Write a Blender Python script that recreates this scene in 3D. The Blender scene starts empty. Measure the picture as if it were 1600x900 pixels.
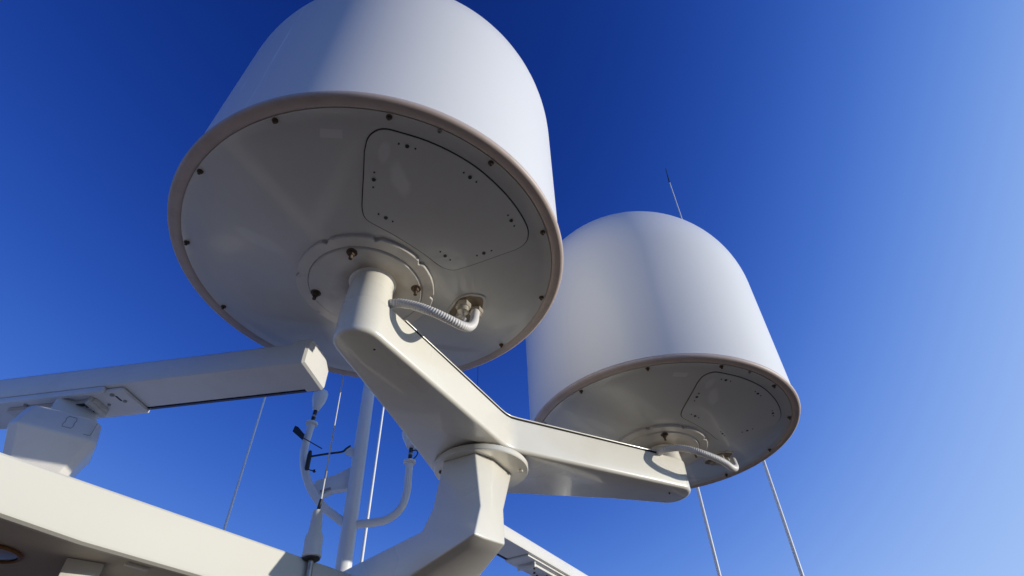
import bpy, bmesh, math, random
from mathutils import Vector, Matrix
random.seed(7)
R = math.radians
C = bpy.context.scene.collection
S = 0.6            # metres per design unit (one unit = the radius of a radome)

# ------------------------------------------------------------------ camera, sky, sun, exposure
SUN_AZ, SUN_EL = -6.0, 7.4      # degrees; azimuth counted from +x towards +y
F_PX = 890.95
E1 = Vector((0.99969765, 0.02458872, 0.0))          # world x in camera axes
E2 = Vector((0.01711077, -0.69566857, -0.71815908)) # world y
E3 = Vector((-0.01765861, 0.71794194, -0.69587897)) # world z

cam_d = bpy.data.cameras.new('camera')
cam = bpy.data.objects.new('camera', cam_d); C.objects.link(cam)
cam.matrix_world = Matrix(((E1.x, E1.y, E1.z, 0), (E2.x, E2.y, E2.z, 0), (E3.x, E3.y, E3.z, 0), (0, 0, 0, 1)))
cam_d.sensor_width = 36.0; cam_d.lens = F_PX / 1600 * 36.0
cam_d.clip_start = 0.02; cam_d.clip_end = 20000
bpy.context.scene.camera = cam

w = bpy.data.worlds.new('World'); bpy.context.scene.world = w; w.use_nodes = True
nt = w.node_tree; bg = nt.nodes['Background']
sky = nt.nodes.new('ShaderNodeTexSky'); sky.sky_type = 'NISHITA'; sky.sun_disc = False
sky.sun_elevation = R(SUN_EL); sky.sun_rotation = R(90 - SUN_AZ)
sky.air_density = 0.2; sky.dust_density = 1.5; sky.ozone_density = 6.0; sky.altitude = 0
# the clear dry-air blue of the photograph: a per-channel contrast curve on the sky's own colour
# (power, partner channel, partner power, log gain, shoulder)
SKY_CURVE = ((1.853, 2, 1.325, 8.538, .42), (1.631, 0, 0.813, 7.76, .65), (1.183, 0, 0.978, 7.282, 1.0))
sep = nt.nodes.new('ShaderNodeSeparateColor'); comb = nt.nodes.new('ShaderNodeCombineColor')
nt.links.new(sky.outputs[0], sep.inputs[0])
def vmath(op, a, v):
    n = nt.nodes.new('ShaderNodeMath'); n.operation = op; nt.links.new(a, n.inputs[0])
    if isinstance(v, (int, float)): n.inputs[1].default_value = v
    else: nt.links.new(v, n.inputs[1])
    return n.outputs[0]
for i, (p_, c_, q_, k_, m_) in enumerate(SKY_CURVE):
    x_ = vmath('POWER', vmath('MULTIPLY', sep.outputs[i], .15), p_)
    x_ = vmath('MULTIPLY', x_, vmath('POWER', vmath('MULTIPLY', sep.outputs[c_], .15), q_))
    x_ = vmath('MULTIPLY', x_, math.exp(k_))
    o_ = vmath('DIVIDE', x_, vmath('ADD', vmath('MULTIPLY', x_, 1 / m_), 1.0))
    nt.links.new(vmath('MULTIPLY', o_, 10.0), comb.inputs[i])
nt.links.new(comb.outputs[0], bg.inputs['Color'])
bg.inputs['Strength'].default_value = 0.098

sd = bpy.data.lights.new('sun', 'SUN'); sd.energy = 3.6; sd.angle = R(0.53); sd.color = (1.0, 0.95, 0.84)
sun = bpy.data.objects.new('sun', sd); C.objects.link(sun)
sv = Vector((math.cos(R(SUN_AZ)) * math.cos(R(SUN_EL)), math.sin(R(SUN_AZ)) * math.cos(R(SUN_EL)), math.sin(R(SUN_EL))))
sun.rotation_euler = sv.to_track_quat('Z', 'Y').to_euler()
sc = bpy.context.scene
sc.view_settings.view_transform = 'Standard'; sc.view_settings.look = 'None'
sc.view_settings.exposure = 0.0; sc.view_settings.gamma = 1.0; sc.view_settings.use_curve_mapping = False

# ------------------------------------------------------------------ helpers
def at(u, v, y=None, z=None):
    """surveyed point: bearing (u, v) in the 1600x900 survey picture, at a known world y or z"""
    d = Vector((u - 800, 450 - v, -F_PX))
    r = Vector((d.dot(E1), d.dot(E2), d.dot(E3)))
    return r * (y / r.y) if y is not None else r * (z / r.z)

def tag(o, label=None, cat=None, group=None, kind=None):
    if label: o['label'] = label
    if cat: o['category'] = cat
    if group: o['group'] = group
    if kind: o['kind'] = kind
    return o

def empty(name, loc, label, cat, group=None):
    o = bpy.data.objects.new(name, None); C.objects.link(o); o.location = loc
    o.empty_display_size = .1
    return tag(o, label, cat, group)

def link(name, bm, mat, parent=None, smooth=35, origin=None):
    """mesh in world coordinates -> object whose origin is at `origin` (or its parent's root origin)"""
    bmesh.ops.recalc_face_normals(bm, faces=bm.faces)
    me = bpy.data.meshes.new(name)
    base = Vector((0, 0, 0))
    p = parent
    while p is not None:
        base += p.location; p = p.parent
    off = Vector(origin) if origin is not None else Vector((0, 0, 0))
    o_loc = Vector((0, 0, 0))
    if parent is None and origin is not None: o_loc = off
    bmesh.ops.translate(bm, verts=bm.verts, vec=-(base + o_loc))
    bm.to_mesh(me); bm.free()
    me.materials.append(mat)
    if smooth:
        for f in me.polygons: f.use_smooth = True
        me.set_sharp_from_angle(angle=R(smooth))
    o = bpy.data.objects.new(name, me); C.objects.link(o)
    o.location = o_loc
    if parent is not None: o.parent = parent
    return o

def merge(*bms):
    a = bms[0]
    for b in bms[1:]:
        me = bpy.data.meshes.new('tmp'); b.to_mesh(me); b.free(); a.from_mesh(me); bpy.data.meshes.remove(me)
    return a

def lathe(prof, c=(0, 0, 0), seg=96, cap0=True, cap1=True, axis=None):
    bm = bmesh.new(); rings = []
    for r, z in prof:
        if r < 1e-6: rings.append([bm.verts.new((0, 0, z))])
        else: rings.append([bm.verts.new((r * math.cos(2 * math.pi * i / seg), r * math.sin(2 * math.pi * i / seg), z)) for i in range(seg)])
    for a, b in zip(rings, rings[1:]):
        for i in range(seg):
            j = (i + 1) % seg
            if len(a) == 1 and len(b) == 1: continue
            if len(a) == 1: bm.faces.new((a[0], b[i], b[j]))
            elif len(b) == 1: bm.faces.new((a[i], a[j], b[0]))
            else: bm.faces.new((a[i], a[j], b[j], b[i]))
    if cap0 and len(rings[0]) > 1: bm.faces.new(rings[0])
    if cap1 and len(rings[-1]) > 1: bm.faces.new(rings[-1])
    if axis is not None:
        q = Vector(axis).normalized().to_track_quat('Z', 'Y').to_matrix().to_4x4()
        bmesh.ops.transform(bm, matrix=q, verts=bm.verts)
    bmesh.ops.translate(bm, verts=bm.verts, vec=Vector(c))
    return bm

def rod(p, q, r0, r1=None, seg=16):
    p = Vector(p); q = Vector(q); r1 = r0 if r1 is None else r1
    return lathe([(r0, 0), (r1, (q - p).length)], p, seg, axis=q - p)

def spline(pts, n=10):
    pts = [Vector(p) for p in pts]; out = []
    P = [pts[0] * 2 - pts[1]] + pts + [pts[-1] * 2 - pts[-2]]
    for i in range(1, len(P) - 2):
        a, b, c, d = P[i - 1:i + 3]
        for k in range(n):
            t = k / n
            out.append(.5 * ((2 * b) + (c - a) * t + (2 * a - 5 * b + 4 * c - d) * t * t + (3 * b - a - 3 * c + d) * t ** 3))
    out.append(pts[-1]); return out

def tube(pts, rad, seg=16):
    """rad: number or function of index fraction / arclength"""
    bm = bmesh.new(); rings = []; up = None; L = 0
    for i, p in enumerate(pts):
        t = (pts[min(i + 1, len(pts) - 1)] - pts[max(i - 1, 0)]).normalized()
        if up is None:
            up = t.orthogonal().normalized()
        else:
            up = (up - t * up.dot(t)).normalized()
        s = t.cross(up)
        if i: L += (p - pts[i - 1]).length
        r = rad(L) if callable(rad) else rad
        rings.append([bm.verts.new(p + (up * math.cos(2 * math.pi * k / seg) + s * math.sin(2 * math.pi * k / seg)) * r) for k in range(seg)])
    for a, b in zip(rings, rings[1:]):
        for k in range(seg): bm.faces.new((a[k], a[(k + 1) % seg], b[(k + 1) % seg], b[k]))
    bm.faces.new(rings[0]); bm.faces.new(rings[-1])
    return bm

def bevel(bm, w, seg=3, ang=25):
    bmesh.ops.recalc_face_normals(bm, faces=bm.faces)
    es = [e for e in bm.edges if len(e.link_faces) == 2 and e.calc_face_angle(0) > R(ang)]
    bmesh.ops.bevel(bm, geom=es, offset=w, segments=seg, profile=.5, affect='EDGES', clamp_overlap=True)
    return bm

def prism(poly, z0, z1):
    """poly: plan points; z0, z1 numbers or functions of (x, y)"""
    bm = bmesh.new(); f0 = z0 if callable(z0) else (lambda x, y: z0); f1 = z1 if callable(z1) else (lambda x, y: z1)
    a = [bm.verts.new((x, y, f0(x, y))) for x, y in poly]; b = [bm.verts.new((x, y, f1(x, y))) for x, y in poly]
    bm.faces.new(a[::-1]); bm.faces.new(b)
    for i in range(len(poly)):
        j = (i + 1) % len(poly); bm.faces.new((a[i], a[j], b[j], b[i]))
    return bm

def box(c, size, az=0, bev=0, seg=3):
    """box centred at c, size (along, across, up), turned az degrees about z"""
    bm = bmesh.new(); bmesh.ops.create_cube(bm, size=1)
    bmesh.ops.scale(bm, vec=size, verts=bm.verts)
    if bev: bevel(bm, bev, seg)
    bmesh.ops.transform(bm, matrix=Matrix.Translation(Vector(c)) @ Matrix.Rotation(R(az), 4, 'Z'), verts=bm.verts)
    return bm

def loft(rings):
    bm = bmesh.new(); rr = [[bm.verts.new(p) for p in r] for r in rings]
    for a, b in zip(rr, rr[1:]):
        n = len(a)
        for i in range(n): bm.faces.new((a[i], a[(i + 1) % n], b[(i + 1) % n], b[i]))
    bm.faces.new(rr[0]); bm.faces.new(rr[-1])
    return bm

# ------------------------------------------------------------------ materials
def material(name, col, rough=.4, metal=0, coat=0, coat_rough=.05, var=0.0, vscale=3.0, dirt=None, dirt_amt=0, dirt_scale=6, bump=0, bump_scale=40, spec=.5):
    m = bpy.data.materials.new(name); m.use_nodes = True; t = m.node_tree; N = t.nodes; b = N['Principled BSDF']
    b.inputs['Roughness'].default_value = rough; b.inputs['Metallic'].default_value = metal
    b.inputs['Coat Weight'].default_value = coat; b.inputs['Coat Roughness'].default_value = coat_rough
    b.inputs['Specular IOR Level'].default_value = spec
    tc = N.new('ShaderNodeTexCoord')
    n1 = N.new('ShaderNodeTexNoise'); n1.inputs['Scale'].default_value = vscale; n1.inputs['Detail'].default_value = 5
    t.links.new(tc.outputs['Object'], n1.inputs['Vector'])
    mix = N.new('ShaderNodeMix'); mix.data_type = 'RGBA'
    mix.inputs[6].default_value = tuple(c * (1 - var) for c in col) + (1,)
    mix.inputs[7].default_value = tuple(min(1, c * (1 + var)) for c in col) + (1,)
    t.links.new(n1.outputs[0], mix.inputs[0]); out = mix.outputs[2]
    if dirt:
        n2 = N.new('ShaderNodeTexNoise'); n2.inputs['Scale'].default_value = dirt_scale; n2.inputs['Detail'].default_value = 8; n2.inputs['Roughness'].default_value = .65
        t.links.new(tc.outputs['Object'], n2.inputs['Vector'])
        rp = N.new('ShaderNodeMapRange'); rp.inputs['From Min'].default_value = .5; rp.inputs['From Max'].default_value = .75; rp.inputs['To Max'].default_value = dirt_amt
        t.links.new(n2.outputs[0], rp.inputs[0])
        mx = N.new('ShaderNodeMix'); mx.data_type = 'RGBA'; mx.inputs[7].default_value = tuple(dirt) + (1,)
        t.links.new(rp.outputs[0], mx.inputs[0]); t.links.new(out, mx.inputs[6]); out = mx.outputs[2]
    t.links.new(out, b.inputs['Base Color'])
    if rough > .1:
        rr = N.new('ShaderNodeMapRange'); rr.inputs['To Min'].default_value = rough * .8; rr.inputs['To Max'].default_value = rough * 1.25
        t.links.new(n1.outputs[0], rr.inputs[0]); t.links.new(rr.outputs[0], b.inputs['Roughness'])
    if bump:
        n3 = N.new('ShaderNodeTexNoise'); n3.inputs['Scale'].default_value = bump_scale; n3.inputs['Detail'].default_value = 3
        t.links.new(tc.outputs['Object'], n3.inputs['Vector'])
        bp = N.new('ShaderNodeBump'); bp.inputs['Strength'].default_value = bump; bp.inputs['Distance'].default_value = .01
        t.links.new(n3.outputs[0], bp.inputs['Height']); t.links.new(bp.outputs[0], b.inputs['Normal'])
        if coat: t.links.new(bp.outputs[0], b.inputs['Coat Normal'])
    return m

M = {}
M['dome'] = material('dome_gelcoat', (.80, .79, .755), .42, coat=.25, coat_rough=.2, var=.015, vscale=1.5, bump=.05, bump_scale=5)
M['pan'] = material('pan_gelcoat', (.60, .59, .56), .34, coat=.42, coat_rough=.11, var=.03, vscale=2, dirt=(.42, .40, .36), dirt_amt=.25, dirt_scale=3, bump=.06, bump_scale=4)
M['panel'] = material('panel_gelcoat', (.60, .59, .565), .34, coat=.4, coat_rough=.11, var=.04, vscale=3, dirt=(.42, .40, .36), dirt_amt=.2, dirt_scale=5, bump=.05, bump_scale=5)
M['rim'] = material('rim_sealant', (.54, .44, .39), .5, var=.06, vscale=8, dirt=(.3, .22, .18), dirt_amt=.35, dirt_scale=14)
M['cream'] = material('cream_paint', (.82, .785, .69), .28, coat=.5, coat_rough=.06, var=.015, vscale=2, dirt=(.62, .56, .44), dirt_amt=.22, dirt_scale=4, bump=.05, bump_scale=7)
M['flange'] = material('flange_paint', (.66, .62, .56), .35, coat=.3, coat_rough=.1, var=.04, vscale=6, dirt=(.30, .23, .15), dirt_amt=.45, dirt_scale=9)
M['white'] = material('white_paint', (.78, .78, .76), .35, coat=.3, coat_rough=.1, var=.02, vscale=4, dirt=(.5, .47, .42), dirt_amt=.12, dirt_scale=10)
M['radar'] = material('radar_paint', (.74, .72, .68), .4, coat=.2, coat_rough=.15, var=.025, vscale=3, dirt=(.45, .42, .36), dirt_amt=.2, dirt_scale=7)
M['housing'] = material('housing_gelcoat', (.80, .76, .69), .4, coat=.3, coat_rough=.15, var=.02, vscale=4, dirt=(.5, .46, .38), dirt_amt=.25, dirt_scale=9)
M['whip'] = material('fibreglass_whip', (.80, .80, .78), .35, var=.02, vscale=10)
M['grey'] = material('grey_plastic', (.30, .29, .28), .45, var=.06, vscale=12, dirt=(.2, .17, .14), dirt_amt=.3, dirt_scale=20)
M['black'] = material('black_plastic', (.018, .018, .02), .45, var=.2, vscale=12)
M['rubber'] = material('dark_gap', (.03, .028, .026), .7, var=.2, vscale=12)
M['gland'] = material('gland_nickel', (.55, .50, .42), .35, metal=.5, var=.15, vscale=25, dirt=(.20, .12, .07), dirt_amt=.7, dirt_scale=22)
M['steel'] = material('stained_steel', (.42, .38, .33), .38, metal=.9, var=.15, vscale=25, dirt=(.16, .09, .05), dirt_amt=.8, dirt_scale=30)
M['rust'] = material('rusty_bolt', (.11, .075, .05), .7, metal=.3, var=.3, vscale=40)
M['bronze'] = material('tarnished_brass', (.22, .17, .11), .5, metal=.3, var=.2, vscale=25, dirt=(.10, .07, .04), dirt_amt=.7, dirt_scale=25)
M['hose'] = material('hose_plastic', (.72, .69, .66), .45, var=.03, vscale=8, dirt=(.4, .35, .3), dirt_amt=.2, dirt_scale=15)
M['window'] = material('radar_window', (.03, .045, .10), .25, var=.1, vscale=4)
M['lamp'] = material('lamp_glass', (.30, .26, .26), .2, coat=.6, var=.05, vscale=8)
M['bezel'] = material('corroded_bezel', (.35, .18, .07), .45, metal=.6, var=.3, vscale=20)
M['sticker'] = material('sticker_film', (.70, .68, .66), .35, var=.02)
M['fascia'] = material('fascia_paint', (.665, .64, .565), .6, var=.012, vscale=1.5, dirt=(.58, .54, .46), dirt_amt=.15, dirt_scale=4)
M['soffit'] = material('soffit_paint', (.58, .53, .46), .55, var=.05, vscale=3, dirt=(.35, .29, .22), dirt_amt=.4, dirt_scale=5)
M['teak'] = material('teak_planks', (.22, .14, .07), .6, var=.2, vscale=6)

def add_planks(m):
    t = m.node_tree; N = t.nodes; b = N['Principled BSDF']; old = b.inputs['Base Color'].links[0].from_socket
    tc = N.new('ShaderNodeTexCoord'); mp = N.new('ShaderNodeMapping'); mp.inputs['Rotation'].default_value = (0, 0, R(-55))
    br = N.new('ShaderNodeTexBrick'); br.inputs['Scale'].default_value = 1; br.inputs['Mortar Size'].default_value = .006
    br.inputs['Brick Width'].default_value = 3; br.inputs['Row Height'].default_value = .09
    br.inputs['Color1'].default_value = (1, 1, 1, 1); br.inputs['Color2'].default_value = (.85, .85, .85, 1); br.inputs['Mortar'].default_value = (.08, .08, .08, 1)
    mx = N.new('ShaderNodeMix'); mx.data_type = 'RGBA'; mx.blend_type = 'MULTIPLY'; mx.inputs[0].default_value = 1
    t.links.new(tc.outputs['Object'], mp.inputs[0]); t.links.new(mp.outputs[0], br.inputs[0])
    t.links.new(old, mx.inputs[6]); t.links.new(br.outputs[0], mx.inputs[7]); t.links.new(mx.outputs[2], b.inputs['Base Color'])
add_planks(M['teak'])

M['plate'] = material('flange_plate_paint', (.64, .60, .54), .35, coat=.3, coat_rough=.1, var=.04, vscale=6, dirt=(.30, .23, .15), dirt_amt=.45, dirt_scale=9)
def add_neck_stain(m, cx, cy, r0, r1):
    """brown run-off stain on the plate where the neck meets it"""
    t = m.node_tree; N = t.nodes; b = N['Principled BSDF']; old = b.inputs['Base Color'].links[0].from_socket
    tc = N.new('ShaderNodeTexCoord'); mp = N.new('ShaderNodeMapping'); mp.inputs['Location'].default_value = (-cx, -cy, 0)
    t.links.new(tc.outputs['Object'], mp.inputs[0])
    mul = N.new('ShaderNodeVectorMath'); mul.operation = 'MULTIPLY'; mul.inputs[1].default_value = (1, 1, 0); t.links.new(mp.outputs[0], mul.inputs[0])
    ln = N.new('ShaderNodeVectorMath'); ln.operation = 'LENGTH'; t.links.new(mul.outputs[0], ln.inputs[0])
    nz = N.new('ShaderNodeTexNoise'); nz.inputs['Scale'].default_value = 12; nz.inputs['Detail'].default_value = 6; t.links.new(tc.outputs['Object'], nz.inputs['Vector'])
    wb = N.new('ShaderNodeMath'); wb.operation = 'MULTIPLY_ADD'; wb.inputs[1].default_value = -.06; t.links.new(nz.outputs[0], wb.inputs[0]); t.links.new(ln.outputs['Value'], wb.inputs[2])
    mr = N.new('ShaderNodeMapRange'); mr.interpolation_type = 'SMOOTHSTEP'; mr.inputs['From Min'].default_value = r0 - .03; mr.inputs['From Max'].default_value = r1 - .03
    mr.inputs['To Min'].default_value = .75; mr.inputs['To Max'].default_value = 0; t.links.new(wb.outputs[0], mr.inputs[0])
    mx = N.new('ShaderNodeMix'); mx.data_type = 'RGBA'; mx.inputs[7].default_value = (.20, .15, .10, 1)
    t.links.new(mr.outputs[0], mx.inputs[0]); t.links.new(old, mx.inputs[6]); t.links.new(mx.outputs[2], b.inputs['Base Color'])
add_neck_stain(M['plate'], .015 * S, -.024 * S, .10 * S, .20 * S)

def sea_mat():
    m = bpy.data.materials.new('sea_water'); m.use_nodes = True; t = m.node_tree; N = t.nodes; b = N['Principled BSDF']
    b.inputs['Base Color'].default_value = (.015, .045, .075, 1); b.inputs['Roughness'].default_value = .12; b.inputs['IOR'].default_value = 1.33
    tc = N.new('ShaderNodeTexCoord'); n1 = N.new('ShaderNodeTexNoise'); n1.inputs['Scale'].default_value = .8; n1.inputs['Detail'].default_value = 8
    bp = N.new('ShaderNodeBump'); bp.inputs['Strength'].default_value = .6; bp.inputs['Distance'].default_value = .3
    t.links.new(tc.outputs['Object'], n1.inputs['Vector']); t.links.new(n1.outputs[0], bp.inputs['Height']); t.links.new(bp.outputs[0], b.inputs['Normal'])
    return m
M['sea'] = sea_mat()

def add_wear_lines(m):
    """two thin pale scratches running up the shell, at fixed bearings round the dome's own axis"""
    t = m.node_tree; N = t.nodes; b = N['Principled BSDF']; old = b.inputs['Base Color'].links[0].from_socket
    tc = N.new('ShaderNodeTexCoord'); sx = N.new('ShaderNodeSeparateXYZ'); t.links.new(tc.outputs['Object'], sx.inputs[0])
    an = N.new('ShaderNodeMath'); an.operation = 'ARCTAN2'; t.links.new(sx.outputs[1], an.inputs[0]); t.links.new(sx.outputs[0], an.inputs[1])
    nz = N.new('ShaderNodeTexNoise'); nz.inputs['Scale'].default_value = 3; t.links.new(tc.outputs['Object'], nz.inputs['Vector'])
    wob = N.new('ShaderNodeMath'); wob.operation = 'MULTIPLY_ADD'; wob.inputs[1].default_value = .05; t.links.new(nz.outputs[0], wob.inputs[0]); t.links.new(an.outputs[0], wob.inputs[2])
    acc = None
    for a0, wd in ((-2.09, .004), (-1.95, .004)):
        s = N.new('ShaderNodeMath'); s.operation = 'SUBTRACT'; s.inputs[1].default_value = a0; t.links.new(wob.outputs[0], s.inputs[0])
        ab = N.new('ShaderNodeMath'); ab.operation = 'ABSOLUTE'; t.links.new(s.outputs[0], ab.inputs[0])
        mr = N.new('ShaderNodeMapRange'); mr.inputs['From Min'].default_value = wd; mr.inputs['From Max'].default_value = wd * 2.2
        mr.inputs['To Min'].default_value = 1; mr.inputs['To Max'].default_value = 0; t.links.new(ab.outputs[0], mr.inputs[0])
        if acc is None: acc = mr.outputs[0]
        else:
            ad = N.new('ShaderNodeMath'); ad.operation = 'MAXIMUM'; t.links.new(acc, ad.inputs[0]); t.links.new(mr.outputs[0], ad.inputs[1]); acc = ad.outputs[0]
    n2 = N.new('ShaderNodeTexNoise'); n2.inputs['Scale'].default_value = 5; t.links.new(tc.outputs['Object'], n2.inputs['Vector'])
    m2 = N.new('ShaderNodeMapRange'); m2.inputs['From Min'].default_value = .45; m2.inputs['From Max'].default_value = .6; t.links.new(n2.outputs[0], m2.inputs[0])
    ml = N.new('ShaderNodeMath'); ml.operation = 'MULTIPLY'; t.links.new(acc, ml.inputs[0]); t.links.new(m2.outputs[0], ml.inputs[1])
    mx = N.new('ShaderNodeMix'); mx.data_type = 'RGBA'; mx.inputs[7].default_value = (.98, .98, .96, 1)
    t.links.new(ml.outputs[0], mx.inputs[0]); t.links.new(old, mx.inputs[6]); t.links.new(mx.outputs[2], b.inputs['Base Color'])
M['dome_clean'] = M['dome'].copy(); M['dome_clean'].name = 'dome_gelcoat_clean'
add_wear_lines(M['dome'])

def add_smear(m, cx, cy, rx, ry, turn, col, amt, ns=9):
    """one dried wipe mark with a ragged edge, fixed to the part"""
    t = m.node_tree; N = t.nodes; b = N['Principled BSDF']; old = b.inputs['Base Color'].links[0].from_socket
    tc = N.new('ShaderNodeTexCoord'); mp = N.new('ShaderNodeMapping'); mp.vector_type = 'TEXTURE'
    mp.inputs['Location'].default_value = (cx * S, cy * S, 0); mp.inputs['Rotation'].default_value = (0, 0, R(turn)); mp.inputs['Scale'].default_value = (rx * S, ry * S, 1000)
    t.links.new(tc.outputs['Object'], mp.inputs[0])
    ln = N.new('ShaderNodeVectorMath'); ln.operation = 'LENGTH'; t.links.new(mp.outputs[0], ln.inputs[0])
    nz = N.new('ShaderNodeTexNoise'); nz.inputs['Scale'].default_value = ns; nz.inputs['Detail'].default_value = 6; t.links.new(tc.outputs['Object'], nz.inputs['Vector'])
    ad = N.new('ShaderNodeMath'); ad.operation = 'MULTIPLY_ADD'; ad.inputs[1].default_value = 1.4; t.links.new(nz.outputs[0], ad.inputs[0]); t.links.new(ln.outputs['Value'], ad.inputs[2])
    mr = N.new('ShaderNodeMapRange'); mr.interpolation_type = 'SMOOTHSTEP'; mr.inputs['From Min'].default_value = 1.1; mr.inputs['From Max'].default_value = 1.6
    mr.inputs['To Min'].default_value = amt; mr.inputs['To Max'].default_value = 0; t.links.new(ad.outputs[0], mr.inputs[0])
    mx = N.new('ShaderNodeMix'); mx.data_type = 'RGBA'; mx.inputs[7].default_value = tuple(col) + (1,)
    t.links.new(mr.outputs[0], mx.inputs[0]); t.links.new(old, mx.inputs[6]); t.links.new(mx.outputs[2], b.inputs['Base Color'])
add_smear(M['panel'], .24, -.60, .05, .13, -8, (.82, .81, .78), .55)
add_smear(M['panel'], .19, -.74, .03, .07, 20, (.80, .79, .76), .4, 14)
add_smear(M['pan'], -.50, -.28, .16, .05, 35, (.78, .77, .74), .35, 7)
add_smear(M['pan'], .30, .62, .22, .05, 20, (.40, .37, .31), .5, 8)
add_smear(M['cream'], .0, .0, .9, .5, 0, (.70, .64, .52), .16, 6)

# ------------------------------------------------------------------ the setting: sea and deck
bm = bmesh.new(); bmesh.ops.create_grid(bm, x_segments=1, y_segments=1, size=9000)
bmesh.ops.translate(bm, verts=bm.verts, vec=(0, 0, -14)); tag(link('sea', bm, M['sea'], smooth=0), kind='structure')
bm = bmesh.new(); HN = 240; hv = []
for i in range(HN + 1):          # added unseen ring that blocks low horizon light, open towards the sun
    a = R(20 + 305 * i / HN); t_ = min(1, i / 20, (HN - i) / 20)
    h = (60 + 620 * t_ * (.75 + .25 * math.sin(i * .13) + .10 * math.sin(i * .47) + .05 * math.sin(i * 1.3)))
    hv.append([bm.verts.new((d * math.cos(a), d * math.sin(a), z)) for d, z in ((3600, -20), (4300, h * .55), (5200, h), (6600, h * .4), (7600, -20))])
for p_, q_ in zip(hv, hv[1:]):
    for k in range(4): bm.faces.new((p_[k], q_[k], q_[k + 1], p_[k + 1]))
M['horizon_block'] = material('horizon_block_dark', (.09, .085, .05), .9, var=.4, vscale=.004)
tag(link('horizon_blocker', bm, M['horizon_block'], smooth=0), kind='structure')
FA = Vector((math.cos(R(55)), math.sin(R(55)), 0)); FN = Vector((math.sin(R(55)), -math.cos(R(55)), 0))   # along the hardtop edge, and out of it
def plan(o, a, n): p = o + FA * a + FN * n; return (p.x, p.y)
O0 = Vector((-.9, 3.0, 0))
bm = prism([plan(O0, -14, -12), plan(O0, -14, 5), plan(O0, 16, 5), plan(O0, 16, -12)], -3.0, -2.7)
tag(link('deck', bm, M['teak'], smooth=0), kind='structure')
bm = prism([plan(O0, -13.8, -11.8), plan(O0, -13.8, 4.8), plan(O0, 15.8, 4.8), plan(O0, 15.8, -11.8)], -15.0, -3.004)
tag(link('hull', bm, M['cream'], smooth=0), 'cream painted yacht hull under the teak deck', 'hull')

cw = empty('light_block', (-3.4, -2.6, -2.7), 'unseen dark brown block added on the teak deck to hold back low light', 'light_block')  # added block behind the viewer, keeps low sky light off the shaded sides
bm = prism([(-4.9, .2), (-2.0, -4.6), (-4.6, -6.2), (-7.5, -1.4)], -2.696, .25); bevel(bm, .08, 3)
M['light_block'] = material('light_block_brown', (.13, .09, .055), .5, coat=.4, var=.12, vscale=2)
link('light_block_body', bm, M['light_block'], cw, smooth=30)
# ------------------------------------------------------------------ hardtop with its sunlit fascia
HT = 1.06
p_near = at(0, 705, z=HT); p_far = at(530, 890, z=HT)
fa = (p_far - p_near).normalized(); fn = Vector((fa.y, -fa.x, 0))
def fpt(a, n, z): q = p_near + fa * a + fn * n; return Vector((q.x, q.y, z))
hard = empty('hardtop', fpt(0, -2, .7), 'cream yacht hardtop with long sunlit fascia and shaded soffit below the radar', 'roof')
def low(a):   # lower lip of the fascia, a gentle kink as in the photo
    return .80 + (.035 * max(0, .25 - a)) if a < .25 else .80 - .02 * min(1, (a - .25) / .5) + 0.0
# fascia: a curved-lip beam
rings = []
for i in range(41):
    a = -3.0 + i * .2
    zl = HT - .185 if a < -.2 else (HT - .185 - .03 * min(1, (a + .2) / .6))
    rings.append([fpt(a, .001, HT - .010), fpt(a, -.006, HT - .001), fpt(a, -.02, HT + .002), fpt(a, -.05, HT + .002), fpt(a, -.05, zl + .004), fpt(a, -.02, zl), fpt(a, -.004, zl + .008), fpt(a, 0, zl + .02)])
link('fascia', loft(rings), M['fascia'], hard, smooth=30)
bm = prism([tuple(fpt(-3, -.051, 0).xy), tuple(fpt(5, -.051, 0).xy), tuple(fpt(5, -3.2, 0).xy), tuple(fpt(-3, -3.2, 0).xy)], .96, HT - .004)
link('roof_panel', bm, M['cream'], hard, smooth=0)
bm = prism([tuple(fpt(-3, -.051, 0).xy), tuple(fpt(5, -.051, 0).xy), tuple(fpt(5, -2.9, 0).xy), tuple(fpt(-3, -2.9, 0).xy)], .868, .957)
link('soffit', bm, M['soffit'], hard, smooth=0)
lc = at(-14, 862, z=.865)
lamp = link('downlight', lathe([(.092, 0), (.092, -.006), (.0, -.010)], (lc.x, lc.y, .867), 48), M['lamp'], hard)
link('bezel', lathe([(.094, .0), (.108, -.002), (.112, -.010), (.104, -.015), (.094, -.012)], (lc.x, lc.y, .868), 64, cap0=False, cap1=False), M['bezel'], lamp)
# rib below the soffit and a pillar face that catches the sun
pc = at(214, 884, z=.866)
link('soffit_rib', box((pc.x, pc.y, .862), (.10, .022, .012), 55, .002), M['cream'], hard)
q0 = at(105, 871, z=.866); q1 = at(164, 881, z=.866); qd = (q1 - q0); qn = Vector((qd.y, -qd.x, 0)).normalized(); qn = qn if qn.x > 0 else -qn
bm = prism([tuple(q0.xy), tuple(q1.xy), tuple((q1 - qn * .16).xy), tuple((q0 - qn * .16).xy)], -2.69, .8675); bevel(bm, .006, 2)
link('pillar', bm, M['cream'], hard)

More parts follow.
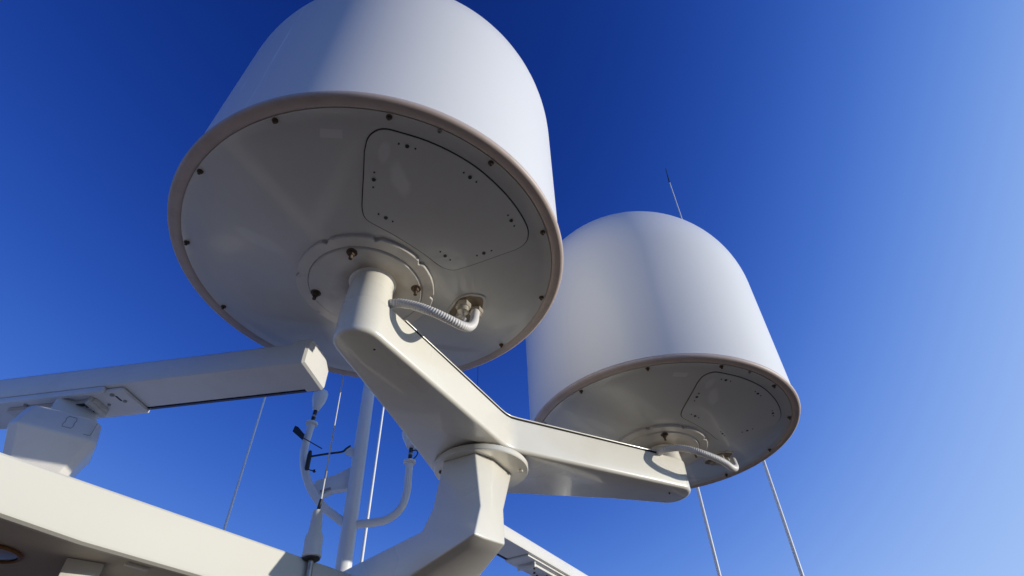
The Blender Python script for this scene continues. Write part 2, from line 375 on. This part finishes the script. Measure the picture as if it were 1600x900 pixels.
# ------------------------------------------------------------------ radomes
RZ = 2.188
def pan_z(r): return -.006 if r > .89 else (-.010 - .08 * min(1, max(0, (.88 - r) / .52)))
FC = (-.03, .02)       # centre of the mounting flange
PANEL = [(0.108, -0.747), (0.085, -0.64), (0.061, -0.536), (0.048, -0.463), (0.058, -0.416), (0.106, -0.375), (0.181, -0.316), (0.294, -0.203), (0.364, -0.115), (0.405, -0.081), (0.45, -0.071), (0.551, -0.095), (0.689, -0.136), (0.762, -0.159), (0.803, -0.193), (0.815, -0.243), (0.806, -0.299), (0.765, -0.394), (0.7, -0.5), (0.599, -0.621), (0.494, -0.708), (0.377, -0.778), (0.254, -0.827), (0.204, -0.84), (0.165, -0.831), (0.131, -0.802)]
LATCH = [[(0.258, -0.776), (0.292, -0.763), (0.326, -0.75)], [(0.132, -0.65), (0.124, -0.615), (0.115, -0.578)], [(0.117, -0.441), (0.147, -0.419), (0.176, -0.398)], [(0.379, -0.2), (0.4, -0.17), (0.422, -0.141)], [(0.557, -0.147), (0.592, -0.157), (0.631, -0.168)], [(0.719, -0.372), (0.734, -0.339), (0.748, -0.305)], [(0.526, -0.621), (0.552, -0.595), (0.579, -0.569)]]

def sheet(poly, off, thick, cx=.42, cy=-.43, grow=0.0, curved=True):
    """thin plate with a closed outline, following the pan's underside, `off` below it"""
    pts = spline([Vector((x, y, 0)) for x, y in poly + poly[:1]], 4)[:-1] if curved else [Vector((x, y, 0)) for x, y in poly]
    cen = Vector((cx, cy, 0)); bm = bmesh.new(); K = 8; lay = []
    n = len(pts)
    if grow:
        q = []
        for i in range(n):
            t = (pts[(i + 1) % n] - pts[i - 1]).normalized(); nn = Vector((t.y, -t.x, 0))
            if nn.dot(pts[i] - cen) < 0: nn = -nn
            q.append(pts[i] + nn * grow)
        pts = q
    for dz in (off, off + thick):
        rings = []
        for k in range(1, K + 1):
            rings.append([bm.verts.new((p.x, p.y, pan_z(p.xy.length) - dz)) for p in [cen.lerp(p, k / K) for p in pts]])
        c0 = bm.verts.new((cx, cy, pan_z(cen.xy.length) - dz))
        for i in range(n):
            j = (i + 1) % n; bm.faces.new((c0, rings[0][i], rings[0][j]))
            for a, b in zip(rings, rings[1:]): bm.faces.new((a[i], a[j], b[j], b[i]))
        lay.append(rings[-1])
    for i in range(n):
        j = (i + 1) % n; bm.faces.new((lay[0][i], lay[0][j], lay[1][j], lay[1][i]))
    return bm

def moved(bm, v): bmesh.ops.translate(bm, verts=bm.verts, vec=Vector(v)); return bm

def make_radome(c, label):
    t = empty('radome', c, label, 'radome', 'satellite radomes on the bracket')
    W = Vector(c)
    prof = [(.982, .0315), (.9895, .034)] + [(.99 + .01 * k / 10, .03 + 1.1 * k / 10) for k in range(1, 11)]
    prof += [(math.cos(R(a)), 1.13 + 1.0 * math.sin(R(a))) for a in range(3, 90, 3)] + [(0, 2.13)]
    link('shell', moved(lathe([(.96, .0315)] + prof, (0, 0, 0), 160, cap0=False), W), M['dome'], t, smooth=40)
    bead = [(.935 + .0, .006), (.945, -.004), (.958, -.012), (.972, -.010), (.988, -.010), (1.0, -.004), (1.006, .008), (1.003, .02), (.994, .026), (.96, .026), (.935, .02)]
    b = bead + bead[:1]
    link('rim_bead', moved(lathe(b, (0, 0, 0), 160, cap0=False, cap1=False), W), M['rim'], t, smooth=50)
    link('joint_seal', moved(lathe([(.95, .0262), (.9845, .0262), (.9845, .0313), (.95, .0313)], (0, 0, 0), 128), W), M['rubber'], t, smooth=30)
    pr = [(.0, .02), (.94, .02), (.94, -.006), (.895, -.006), (.885, -.010)] + [(r, pan_z(r)) for r in (.8, .7, .6, .5, .42, .36)] + [(.0, -.09)]
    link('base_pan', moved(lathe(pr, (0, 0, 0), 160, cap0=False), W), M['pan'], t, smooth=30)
    for k in range(12):
        a = R(-135.3 + 30 * k); x, y = .923 * math.cos(a), .923 * math.sin(a)
        b = merge(lathe([(.0135, -.006), (.0135, -.010), (.0105, -.012), (0, -.012)], (x, y, 0), 14), lathe([(.0075, -.0118), (.0075, -.024), (0, -.026)], (x, y, 0), 6))
        link('rim_bolt', moved(b, W), M['rust'], t)
    link('drain_plug', moved(lathe([(.010, -.006), (.010, -.012), (.006, -.013), (.006, -.008), (0, -.008)], (.437, -.822, 0), 16), W), M['grey'], t)
    gap = link('panel_seal', moved(sheet(PANEL, -.0015, .0035, grow=.0055), W), M['rubber'], t)
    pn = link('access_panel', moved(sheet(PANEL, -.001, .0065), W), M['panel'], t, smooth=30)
    for L in LATCH:
        for i, (x, y) in enumerate(L):
            r = (.0042, .0092, .0042)[i]; z = pan_z(math.hypot(x, y)) - .0050
            link('latch_screw' if i == 1 else 'rivet', moved(lathe([(r, 0), (r * .95, -.0032), (0, -.0036)], (x, y, z), 14), W), M['black'], pn)
    # mounting flange: notched ring, inner plate, studs with nuts
    bm = bmesh.new(); N = 240; no = [-112, -71, -28, 14, -160, 60, 105, 150]
    outer = []
    for i in range(N):
        a = -180 + 360 * i / N; d = min(abs((a - q + 180) % 360 - 180) for q in no)
        r = .352 - (.017 * max(0, 1 - (d / 2.9) ** 2) if d < 2.9 else 0)
        outer.append((r * math.cos(R(a)), r * math.sin(R(a))))
    inner = [(.29 * math.cos(R(-180 + 360 * i / N)), .29 * math.sin(R(-180 + 360 * i / N))) for i in range(N)]
    vs = [[bm.verts.new((x + FC[0], y + FC[1], z)) for x, y in P] for P, z in ((outer, -.075), (outer, -.106), ([(x * .988, y * .988) for x, y in outer], -.110), ([(x * 1.01, y * 1.01) for x, y in inner], -.112), (inner, -.108), (inner, -.075))]
    for a, b in zip(vs, vs[1:] + vs[:1]):
        for i in range(N): bm.faces.new((a[i], a[(i + 1) % N], b[(i + 1) % N], b[i]))
    fl = link('mounting_flange', moved(bm, W), M['flange'], t, smooth=30)
    pl = link('flange_plate', moved(lathe([(.289, -.08), (.289, -.112), (.283, -.120), (.26, -.122), (.15, -.128), (0, -.13)], (FC[0], FC[1], 0), 96), W), M['plate'], t, smooth=30)
    for a in (-93, 177, 0, 88):
        x, y = FC[0] + .262 * math.cos(R(a)), FC[1] + .262 * math.sin(R(a))
        b = merge(lathe([(.027, -.118), (.027, -.123), (.024, -.125), (0, -.125)], (x, y, 0), 24), lathe([(.0165, -.124), (.0165, -.141), (.014, -.143), (0, -.143)], (x, y, 0), 6))
        b = merge(b, lathe([(.0095, -.142), (.0095, -.166), (0, -.168)], (x, y, 0), 12))
        nt_ = link('nut', moved(b, W), M['rust'], pl)
    # cable entry: recessed plate and two glands
    RP = [(0.503, 0.135), (0.566, 0.163), (0.572, 0.218), (0.55, 0.30), (0.517, 0.375), (0.44, 0.345), (0.37, 0.285), (0.407, 0.202), (0.447, 0.146)]
    link('entry_rim', moved(sheet(RP, -.001, .008, .48, .25, grow=.010), W), M['flange'], t)
    ep = link('entry_plate', moved(sheet(RP, -.001, .011, .48, .25, grow=-.004), W), M['bronze'], t)
    for (x, y, r, h) in ((.462, .195, .043, .062), (.528, .262, .040, .058), (.44, .285, .030, .022)):
        z = pan_z(math.hypot(x, y)) - .010
        b = merge(lathe([(r, 0), (r, -h * .45), (r * .9, -h * .5), (0, -h * .5)], (x, y, z), 6), lathe([(r * .75, -h * .45), (r * .72, -h * .95), (r * .5, -h), (0, -h)], (x, y, z), 20))
        link('cable_gland', moved(b, W), M['gland'], ep)
    link('sticker', moved(sheet([(-0.064, -0.853), (0.029, -0.845), (0.021, -0.806), (-0.073, -0.814)], -.0005, .0015, -.02, -.83, curved=False), W), M['sticker'], t)
    return t

C1 = Vector((-.730, 2.099, RZ)); C2 = Vector((1.108, 3.921, RZ))
rad = make_radome(C1, 'larger nearer white radome cut off by the top edge, on the upper bracket arm')
def copy_tree(o, parent=None):
    c = o.copy(); C.objects.link(c); c.parent = parent
    for ch in list(o.children): copy_tree(ch, c)
    return c
rad2 = copy_tree(rad); rad2.location = C2
for ch in rad2.children:
    if ch.name.startswith('shell'):
        ch.data = ch.data.copy(); ch.data.materials[0] = M['dome_clean']
rad2['label'] = 'smaller farther white radome, seen whole above the right bracket arm'

# ------------------------------------------------------------------ V bracket that carries the radomes
def arc(c, r, a0, a1, n=14): return [(c[0] + r * math.cos(R(a0 + (a1 - a0) * i / n)), c[1] + r * math.sin(R(a0 + (a1 - a0) * i / n))) for i in range(n + 1)]
A_ = (-.715, 2.075); B_ = (1.095, 3.925)
poly = arc(A_, .122, -190, -29) + [(-.075, 3.012), (-.052, 3.05), (-.02, 3.085), (.02, 3.112)] + arc(B_, .132, -59, 100) + [(.66, 3.90), (-.05, 3.68)]
poly += [(-.28, 3.66), (-.43, 3.58), (-.51, 3.42), (-.673, 2.72)]
zb = lambda x, y: 1.66 + .065 * max(0, x) / 1.1
zt = lambda x, y: 1.88 + .075 * max(0, x) / 1.1
brk = empty('mounting_bracket', (-.215, 3.27, 1.655), 'cream V-shaped bracket with two box arms carrying both radomes on the post', 'bracket')
bm = prism(poly, zb, zt); bevel(bm, .022, 4, 40)
link('arm_beam', bm, M['cream'], brk, smooth=32)
lid = [(-.535, 2.163), (-.078, 3.012), (-.054, 3.05), (-.022, 3.086), (.018, 3.113), (1.0, 3.714), (.95, 4.005), (.66, 3.895), (-.05, 3.675), (-.28, 3.655), (-.427, 3.577), (-.507, 3.42), (-.670, 2.72), (-.787, 2.26)]
link('lid_gasket', prism(lid, lambda x, y: zt(x, y) + .0005, lambda x, y: zt(x, y) + .004), M['rubber'], brk, smooth=0)
bm = prism(lid, lambda x, y: zt(x, y) + .0043, lambda x, y: zt(x, y) + .013); bevel(bm, .003, 2, 40)
link('arm_lid', bm, M['cream'], brk, smooth=32)
link('neck', lathe([(.119, 1.80), (.1185, 1.88), (.106, 2.035), (.110, 2.052), (.122, 2.062)], (A_[0], A_[1], 0), 64), M['cream'], brk)
link('neck', lathe([(.126, 1.85), (.124, 1.95), (.112, 2.035), (.114, 2.052), (.124, 2.062)], (B_[0], B_[1], 0), 64), M['cream'], brk)
for u, v in ((583, 539),):
    p = at(585, 546, z=1.66); link('drain_hole', lathe([(.006, 1.6585), (.006, 1.664)], (p.x, p.y, 0), 12), M['black'], brk)
p = at(1046, 771, z=1.72); link('drain_hole', lathe([(.006, 1.717), (.006, 1.73)], (p.x, p.y, 0), 12), M['black'], brk)

# ------------------------------------------------------------------ post
post = empty('support_post', (-.25, 3.2, .8), 'cream angular post rising from the hardtop to a round flange', 'post')
fx, fy = -.215, 3.27
link('gasket', lathe([(.272, 1.6515), (.272, 1.6595)], (fx, fy, 0), 64), M['rubber'], post)
fp = link('flange_plate', lathe([(.26, 1.612), (.283, 1.614), (.287, 1.620), (.287, 1.645), (.283, 1.651), (.26, 1.6512)], (fx, fy, 0), 96), M['cream'], post, smooth=30)
for u, v in ((690, 737), (745, 713), (813, 735)):
    q = at(u, v, z=1.61)
    link('bolt', merge(lathe([(.017, 1.6115), (.017, 1.603), (.014, 1.600), (0, 1.600)], (q.x, q.y, 0), 6)), M['rust'] if u == 690 else M['flange'], fp)
Y0 = 3.04
def ringp(l, c, m, r, yl=Y0, yc=Y0, ym=3.10, yr=3.30):
    L = at(*l, y=yl); Cc = at(*c, y=yc); Mm = at(*m, y=ym); Rr = at(*r, y=yr)
    return [L, Cc, Mm, Rr, Vector((Rr.x - .05, Rr.y + (.12 if Rr.z > 1.2 else .05), Rr.z + (0 if Rr.z > 1.2 else .03))), Vector((L.x + .02, L.y + .14, L.z))]
rg = [ringp((691, 741), (742, 722), (771, 717), (799, 742), yl=3.12, yc=3.02, ym=3.11, yr=3.31),
      ringp((676, 795), (751, 790), (768, 789), (787, 797), yl=3.11, yc=2.86, ym=2.97, yr=3.08),
      ringp((659, 830), (741, 834), (757, 841), (790, 851), yl=3.10, yc=2.78, ym=2.835, yr=2.96),
      ringp((496, 912), (560, 954), (612, 954), (707, 954), yl=3.62, yc=3.40, ym=3.50, yr=3.80)]
for k in range(6): rg[0][k].z = 1.613
rg = rg[:3] + [[a_.lerp(b_, k / 8) for a_, b_ in zip(rg[2], rg[3])] for k in range(1, 8)] + rg[3:]
rg.append([p + Vector((-.75, -.15, -.28)) for p in rg[-1]])
bm = loft(rg); bevel(bm, .010, 3, 12)
link('post_body', bm, M['cream'], post, smooth=36)

# ------------------------------------------------------------------ hoses
def hose(name, pts, label, r=.0228):
    P = spline(pts, 60)
    f = lambda L: r + (.0012 * math.sin(L / .0125 * 2 * math.pi) if L > .06 else .002)
    # resample evenly so that the ribs are regular
    Q = [P[0]]; step = .0022
    for p in P[1:]:
        while (p - Q[-1]).length >= step: Q.append(Q[-1] + (p - Q[-1]).normalized() * step)
    o = link(name, tube(Q, f, 20), M['hose'], None, smooth=60, origin=P[0]); tag(o, label, 'hose', 'ribbed hoses under the radomes'); return o
hose('conduit_hose', [at(603, 476, y=2.10), at(612, 475, y=2.06), at(626, 474, y=2.05), at(648, 478, y=2.05), at(677, 488, y=2.055), at(705, 501, y=2.09), at(722, 509, y=2.13), at(733, 511, y=2.18), at(740, 504, y=2.24), at(743, 488, y=2.31)],
     'white ribbed hose curving from the neck to the cable glands of the larger radome')
hose('conduit_hose', [at(1030, 714, y=3.80), at(1030, 708, y=3.72), at(1038, 703, y=3.67), at(1060, 700, y=3.645), at(1087, 705, y=3.62), at(1113, 714, y=3.65), at(1131, 722, y=3.70), at(1144, 731, y=3.78), at(1149, 730, y=3.92), at(1145, 719, y=4.10)],
     'white ribbed hose looping from the right arm end to the smaller radome')
g = C1 + Vector((.462, .195, -.145))
o = link('signal_cable', tube(spline([g + Vector((0, 0, .01)), g + Vector((.003, -.002, -.03)), at(727, 499, y=2.24), at(722, 507, y=2.215)], 8), .0075, 10), M['hose'], origin=g)
tag(o, 'thin white cable dropping from the gland into the hose under the larger radome', 'cable')

# ------------------------------------------------------------------ open-array radar scanners
def scanner(o_left, o_right, z0, wid, hgt, label, cap_at='right', plate=(.6, .8), name='radar_scanner', plate_w=None):
    """bar whose lower front edge runs from o_left to o_right; extends away from the viewer"""
    a = (o_right - o_left); Ln = a.length; a.normalize(); back = Vector((-a.y, a.x, 0))
    if back.y < 0: back = -back
    t = empty(name, o_left.lerp(o_right, .35), label, 'radar scanner')
    def P(s, b, z): return o_left + a * s + back * b + Vector((0, 0, z))
    sec = [(0, .01), (.004, .0), (wid - .006, 0), (wid, .012), (wid, hgt * .7), (wid * .75, hgt), (wid * .3, hgt), (.022, hgt * .93), (.004, hgt * .80), (0, hgt * .70)]
    bm = loft([[P(s, b, z) for b, z in sec] for s in (0, Ln - .002)])
    link('antenna_bar', bm, M['radar'], t, smooth=25)
    bm = loft([[P(s, wid + d, z) for d, z in ((.001, -.006), (.016, -.006), (.016, hgt * .55), (.001, hgt * .55))] for s in (.02, Ln - .03)])
    link('array_window', bm, M['window'], t, smooth=0)
    g_ = .012
    def capsec(gr, sh): return [(b0 * (1 + 2 * gr / wid) - gr, z0_ * (1 + 2 * gr / hgt) - gr) for b0, z0_ in sec]
    def cap(s0, sgn):
        rr = []
        for ds, gr in ((0, .002), (.0, g_), (.085, g_), (.10, .004), (.104, -.02)):
            rr.append([P(s0 + sgn * ds, b, z) for b, z in capsec(gr, 0)])
        return loft(rr)
    link('end_cap', cap(Ln - .09, 1), M['radar'], t, smooth=25)
    link('end_cap', cap(.09, -1), M['radar'], t, smooth=25)
    return t, P, a, back, Ln, wid

zb1 = 1.86
oR = at(474, 565, z=zb1); oL = at(0, 621, z=zb1); d_ = (oL - oR).normalized(); oL = oR + d_ * 2.9
t1, P, a, back, Ln, wd = scanner(oL, oR, zb1, .252, .163, 'long cream radar scanner bar left of the larger radome, end cap in the sun')
# carrier plate under the bar and its bracket
s1 = (at(236, 640, z=zb1) - oL).dot(a)
def quadbox(P, s0, s1, b0, b1, z0, z1, bev=.006):
    bm = loft([[P(s0, b0, z0), P(s0, b1, z0), P(s0, b1, z1), P(s0, b0, z1)], [P(s1, b0, z0), P(s1, b1, z0), P(s1, b1, z1), P(s1, b0, z1)]])
    return bevel(bm, bev, 2)
pl = link('carrier_plate', quadbox(P, s1 - 1.0, s1, .03, wd + .022, -.026, -.003), M['radar'], t1, smooth=25)
link('carrier_lip', quadbox(P, s1 - 1.0, s1 - .1, .004, .028, -.04, -.003, .004), M['radar'], pl, smooth=25)
for s, b, r in ((s1 - .08, .06, .012), (s1 - .05, .13, .010), (s1 - .16, .145, .009), (s1 - .62, .06, .011), (s1 - .5, .13, .01)):
    link('screw', lathe([(r, -.026), (r, -.033), (r * .5, -.036), (0, -.034)], tuple(P(s, b, 0)), 12), M['grey'], pl)
link('slot', quadbox(P, s1 - .075, s1 - .065, .075, .125, -.0285, -.025, .001), M['black'], pl)
# bracket pressing between plate and gearbox
sm = s1 - .42
bk = link('turning_bracket', merge(quadbox(P, sm - .32, s1 - .19, .07, .185, -.052, -.027, .004), quadbox(P, s1 - .22, s1 - .20, .05, .20, -.075, -.027, .003), quadbox(P, s1 - .36, s1 - .34, .05, .17, -.075, -.053, .003)), M['flange'], t1, smooth=25)
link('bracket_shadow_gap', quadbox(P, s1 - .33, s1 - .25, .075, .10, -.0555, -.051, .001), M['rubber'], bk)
for s, b in ((s1 - .235, .09), (s1 - .24, .15), (s1 - .30, .12), (s1 - .39, .14)):
    link('bolt', lathe([(.012, -.052), (.012, -.066), (.006, -.072), (0, -.072)], tuple(P(s, b, 0)), 6), M['rust'], bk)
# gearbox housing: chamfered box that stands on the hardtop
gc = at(152, 692, z=1.537); gl = at(24, 660, z=1.537)
ga = (gl - gc).normalized(); gb = Vector((ga.y, -ga.x, 0)); gb = gb if gb.dot(Vector((-.5, 1, 0))) > 0 else -gb
Lg = (gl - gc).length + .03
def gp(s, b, z): q = gc + ga * s + gb * b; return Vector((q.x, q.y, z))
def gring(i, f, z, bk_=.34, cx=.05):
    return [gp(i, f + cx, z), gp(i + cx * .7, f, z), gp(Lg - i - cx * .7, f, z), gp(Lg - i, f + cx, z), gp(Lg - i, bk_ - cx, z), gp(Lg - i - cx, bk_, z), gp(i + cx, bk_, z), gp(i, bk_ - cx, z)]
bm = loft([gring(.10, .13, 1.065, .32), gring(.09, .12, 1.26, .34), gring(.012, .012, 1.518), gring(0, 0, 1.537), gring(.0, .0, 1.55), gring(.022, .045, 1.672, .36), gring(.06, .10, 1.70, .33)])
bevel(bm, .006, 2, 18)
gh = link('gearbox_housing', bm, M['housing'], t1, smooth=16)
def gface(u_, z_): return gp(u_ * Lg, .045 * (z_ - 1.55) / .122 - .0012 + .0, z_) + (gp(0, 0, 0) - gp(0, 0, 0))
mk = [gface(.46, 1.582), gface(.36, 1.582), gface(.345, 1.60), gface(.355, 1.618), gface(.345, 1.636), gface(.36, 1.655), gface(.45, 1.655), gface(.465, 1.636), gface(.455, 1.618), gface(.468, 1.60), gface(.46, 1.582)]
link('moulded_badge', tube(mk, .0016, 6), M['grey'], gh)
link('moulded_line', tube(spline([gface(.20, 1.566), gface(.13, 1.567), gface(.115, 1.585), gface(.115, 1.655)], 5), .0014, 6), M['grey'], gh)
bm = prism([tuple(gp(u_, v_, 0).xy) for u_, v_ in ((.07, .20), (Lg - .10, .20), (Lg - .10, .34), (.07, .34))], 1.69, 1.836); bevel(bm, .02, 3); link('turning_unit', bm, M['radar'], t1)

oL2 = at(786, 838, z=1.775); oR2 = at(935, 925, z=1.775); d2 = (oR2 - oL2).normalized()
oL2b = oL2 - d2 * .15; oR2b = oL2 + d2 * 2.8
t2, P2, a2, back2, Ln2, wd2 = scanner(oL2b, oR2b, 1.775, .25, .125, 'cream radar scanner bar low behind the post, cut off by the bottom edge')
pl2 = link('carrier_plate', quadbox(P2, .60, 2.2, .03, wd2 + .02, -.02, -.003), M['radar'], t2, smooth=25)
link('turning_bracket', merge(quadbox(P2, .74, 1.35, .07, .20, -.045, -.021, .004), quadbox(P2, .74, .76, .05, .23, -.065, -.021, .003)), M['radar'], t2, smooth=25)
for s, b in ((.82, .10), (.92, .16), (1.06, .11), (1.0, .18)):
    link('bolt', lathe([(.010, -.045), (.010, -.056), (0, -.058)], tuple(P2(s, b, 0)), 6), M['rust'], pl2)
pc2 = P2(1.26, .13, 0)
link('collar', lathe([(.105, -.12), (.118, -.10), (.118, -.06), (.10, -.046)], tuple(pc2), 40), M['rubber'], t2)
link('gearbox_housing', lathe([(.19, -.70), (.20, -.60), (.19, -.25), (.16, -.165), (.11, -.125), (.02, -.118)], tuple(pc2), 40), M['white'], t2)

# ------------------------------------------------------------------ mast with curved arms
YM = 4.2; KM = YM / 3.35
mast = empty('mast', at(533, 893, y=YM), 'white tubular mast with two curved side arms standing behind the post', 'mast')
mb = at(536, 890, y=YM); mt = at(578, 600, y=YM)
mdir = (mt - mb).normalized()
mbase = mb - mdir * ((mb.z - 1.0) / mdir.z); mtop = mb + mdir * ((3.15 - mb.z) / mdir.z)
link('pole', rod(mbase, mtop, .047 * KM, .041 * KM, 32), M['white'], mast)
larm = [at(548, 826, y=YM), at(528, 810, y=YM), at(505, 791, y=YM - .02), at(485, 762, y=YM - .04), at(475, 728, y=YM - .05), at(476, 700, y=YM - .05), at(487, 662, y=YM - .05)]
link('curved_arm', tube(spline(larm, 10), .024 * KM, 20), M['white'], mast)
rarm = [at(550, 820, y=YM), at(580, 817, y=YM + .02), at(606, 811, y=YM + .03), at(627, 793, y=YM + .04), at(636, 767, y=YM + .05), at(638, 745, y=YM + .05), at(640, 722, y=YM + .05)]
link('curved_arm', tube(spline(rarm, 10), .0235 * KM, 20), M['white'], mast)
def disc(c, ax, r, h): return lathe([(r * .8, -h / 2), (r, -h * .3), (r, h * .3), (r * .8, h / 2)], c, 28, axis=ax)
link('arm_flange', disc(larm[-1], larm[-1] - larm[-2], .040 * KM, .026), M['white'], mast)
link('arm_flange', disc(rarm[-1], rarm[-1] - rarm[-2], .040 * KM, .024), M['white'], mast)
# wing bracket on the mast
wp = [(550, 728), (525, 741), (495, 750), (484, 762), (497, 776), (517, 767), (548, 762)]
top = [at(u, v, y=YM + .02) for u, v in wp]
bm = loft([[p for p in top], [p + Vector((0, .09, .015)) for p in top]]); bevel(bm, .006, 2)
link('wing_bracket', bm, M['white'], mast, smooth=30)
link('cable_clamp', rod(at(517, 763, y=YM - .01), at(500, 768, y=YM - .01), .010), M['grey'], mast)

def gnss(c, ax, label, wide=1.0, stem=.09):
    ax = Vector(ax).normalized(); t = empty('gps_antenna', c, label, 'antenna')
    c = Vector(c)
    link('stem', lathe([(.013, 0), (.013, stem)], c, 16, axis=ax), M['black'], t)
    link('stem_nut', lathe([(.016, stem * .45), (.016, stem * .6)], c, 6, axis=ax), M['steel'], t)
    link('housing', lathe([(r_ if k_ == 0 else r_ * wide, z_) for k_, (r_, z_) in enumerate([(.014, stem), (.022, stem + .008), (.030, stem + .035), (.045, stem + .075), (.049, stem + .10), (.049, stem + .135), (.044, stem + .15), (.02, stem + .158), (0, stem + .16)])], c, 32, axis=ax), M['white'], t)
    for ch in t.children: ch.data.transform(Matrix.Scale(KM, 4))
    return t
gnss(larm[-1] + Vector((0, 0, .010)), (.05, 0, 1), 'white GPS antenna on the left mast arm, just below the scanner end')
g2 = gnss(rarm[-1] + Vector((0, 0, .008)), (0, 0, 1), 'white GPS antenna on the right mast arm, half hidden by the bracket', wide=1.45)
cb = rarm[-1]
link('pigtail', tube(spline([cb + Vector((.004, 0, .10)), cb + Vector((.050, -.01, .095)), cb + Vector((.055, -.01, .055)), cb + Vector((.014, 0, .012))], 8), .005, 8), M['black'], g2)

# wind instrument
wy = YM - .12
wv = empty('wind_vane', at(548, 704, y=YM), 'black wind instrument on a thin boom left of the mast', 'wind vane')
link('boom', tube(spline([at(547, 697, y=YM - .06), at(541, 701, y=wy), at(534, 706, y=wy), at(512, 709, y=wy), at(487, 713, y=wy)], 6), (.0078), 10), M['black'], wv)
link('boom_bracket', bevel(loft([[at(u, v, y=YM - .03) for u, v in ((537, 704), (545, 699), (558, 700), (556, 716), (540, 711))], [at(u, v, y=YM - .0) for u, v in ((537, 704), (545, 699), (558, 700), (556, 716), (540, 711))]]), .003, 2), M['white'], wv, smooth=30)
link('sensor_body', lathe([(.014, 0), (.018, .012), (.018, .12), (.013, .155), (.007, .16)], at(479, 734, y=wy), 16, axis=at(487, 695, y=wy) - at(479, 734, y=wy)), M['black'], wv)
vn = [(457, 674), (461, 665), (466, 667), (476, 679), (473, 688)]
link('vane', loft([[at(u, v, y=wy - .004) for u, v in vn], [at(u, v, y=wy + .004) for u, v in vn]]), M['black'], wv, smooth=0)
link('vane_arm', rod(at(470, 682, y=wy), at(503, 701, y=wy), .004), M['black'], wv)
link('cup_arm', rod(at(480, 733, y=wy), at(490, 736, y=wy), .0042), M['black'], wv)
link('cup', lathe([(0, -.013), (.0095, -.0095), (.013, 0), (.0095, .0095), (0, .013)], at(491, 736, y=wy), 16), M['black'], wv)

# ------------------------------------------------------------------ whip antennas
def whip(u0, v0, u1, v1, y, r0, r1, label, ext_down=0, tip=None, name='whip_antenna', y1=None):
    p = at(u0, v0, y=y); q = at(u1, v1, y=y1 if y1 else y); d = (q - p).normalized(); p = p - d * ext_down
    t = empty(name, p, label, 'antenna', 'whip antennas')
    link('rod', rod(p, q, r0, r1, 14), M['whip'], t)
    link('ferrule', rod(p - d * .02, p + d * .10, r0 * 1.35, r0 * 1.25, 14), M['white'], t)
    if tip:
        e = at(tip[0], tip[1], y=y1 if y1 else y); link('tip', rod(q - (e - q) * .03, e, r1 * 1.2, r1 * .5, 8), M['black'], t)
    return t
whip(350, 828, 415, 618, 5.0, .0135, .010, 'thin white whip antenna between the hardtop edge and the scanner bar', 1.2)
whip(565, 876, 600, 630, 5.6, .0165, .012, 'bright sunlit white whip antenna between the mast and the post', .7)
whip(1124, 898, 1088, 755, 6.0, .019, .017, 'white whip antenna directly under the smaller radome', 2.2)
whip(1253, 898, 1046, 285, 6.0, .022, .010, 'tall white whip antenna passing behind the smaller radome, black tip above', 2.2, tip=(1040, 263))
# fat-based whip on the fascia
Yw = 3.05
wa = empty('whip_antenna', at(484, 886, y=Yw), 'thin whip antenna on a fat white base in front of the mast', 'antenna', 'whip antennas')
b0 = at(484, 888, y=Yw); b1 = at(497, 797, y=Yw); bd = (b1 - b0)
L_ = bd.length
link('base_pin', lathe([(.016, -.05), (.016, L_ * .2)], b0, 16, axis=bd), M['steel'], wa)
link('base_collar', lathe([(.034, L_ * .12), (.044, L_ * .14), (.044, L_ * .165), (.02, L_ * .17)], b0, 32, axis=bd), M['black'], wa)
link('base_housing', lathe([(.044, L_ * .165), (.0495, L_ * .18), (.0495, L_ * .235), (.0465, L_ * .245), (.0465, L_ * .50), (.043, L_ * .55), (.036, L_ * .555), (.026, L_ * .98), (.014, L_)], b0, 32, axis=bd), M['radar'], wa)
c0 = b0 + bd * 1.0; c1 = at(502, 780, y=Yw)
link('base_ferrule', rod(c0 - bd * .02, c1, .010, .008), M['black'], wa)
link('rod', rod(c1, at(537, 585, y=Yw), .0045, .0035, 10), M['whip'], wa)
link('splice', rod(at(508, 748, y=Yw), at(510.3, 735, y=Yw), .006), M['grey'], wa)
# stay wire seen between the radomes' bracket and the sky
o = link('stay_wire', rod(at(745.5, 640, y=4.6), at(747.5, 540, y=4.6), .0022, None, 8), M['black'], origin=at(745, 640, y=4.6))
tag(o, 'thin dark wire standing upright just under the right side of the larger radome', 'wire')

# ------------------------------------------------------------------ scale the whole design to metres
done = set()
for o in list(C.objects):
    if o.type == 'MESH' and o.data.name not in done:
        done.add(o.data.name); o.data.transform(Matrix.Scale(S, 4))
    if o.type in ('MESH', 'EMPTY'): o.location = o.location * S
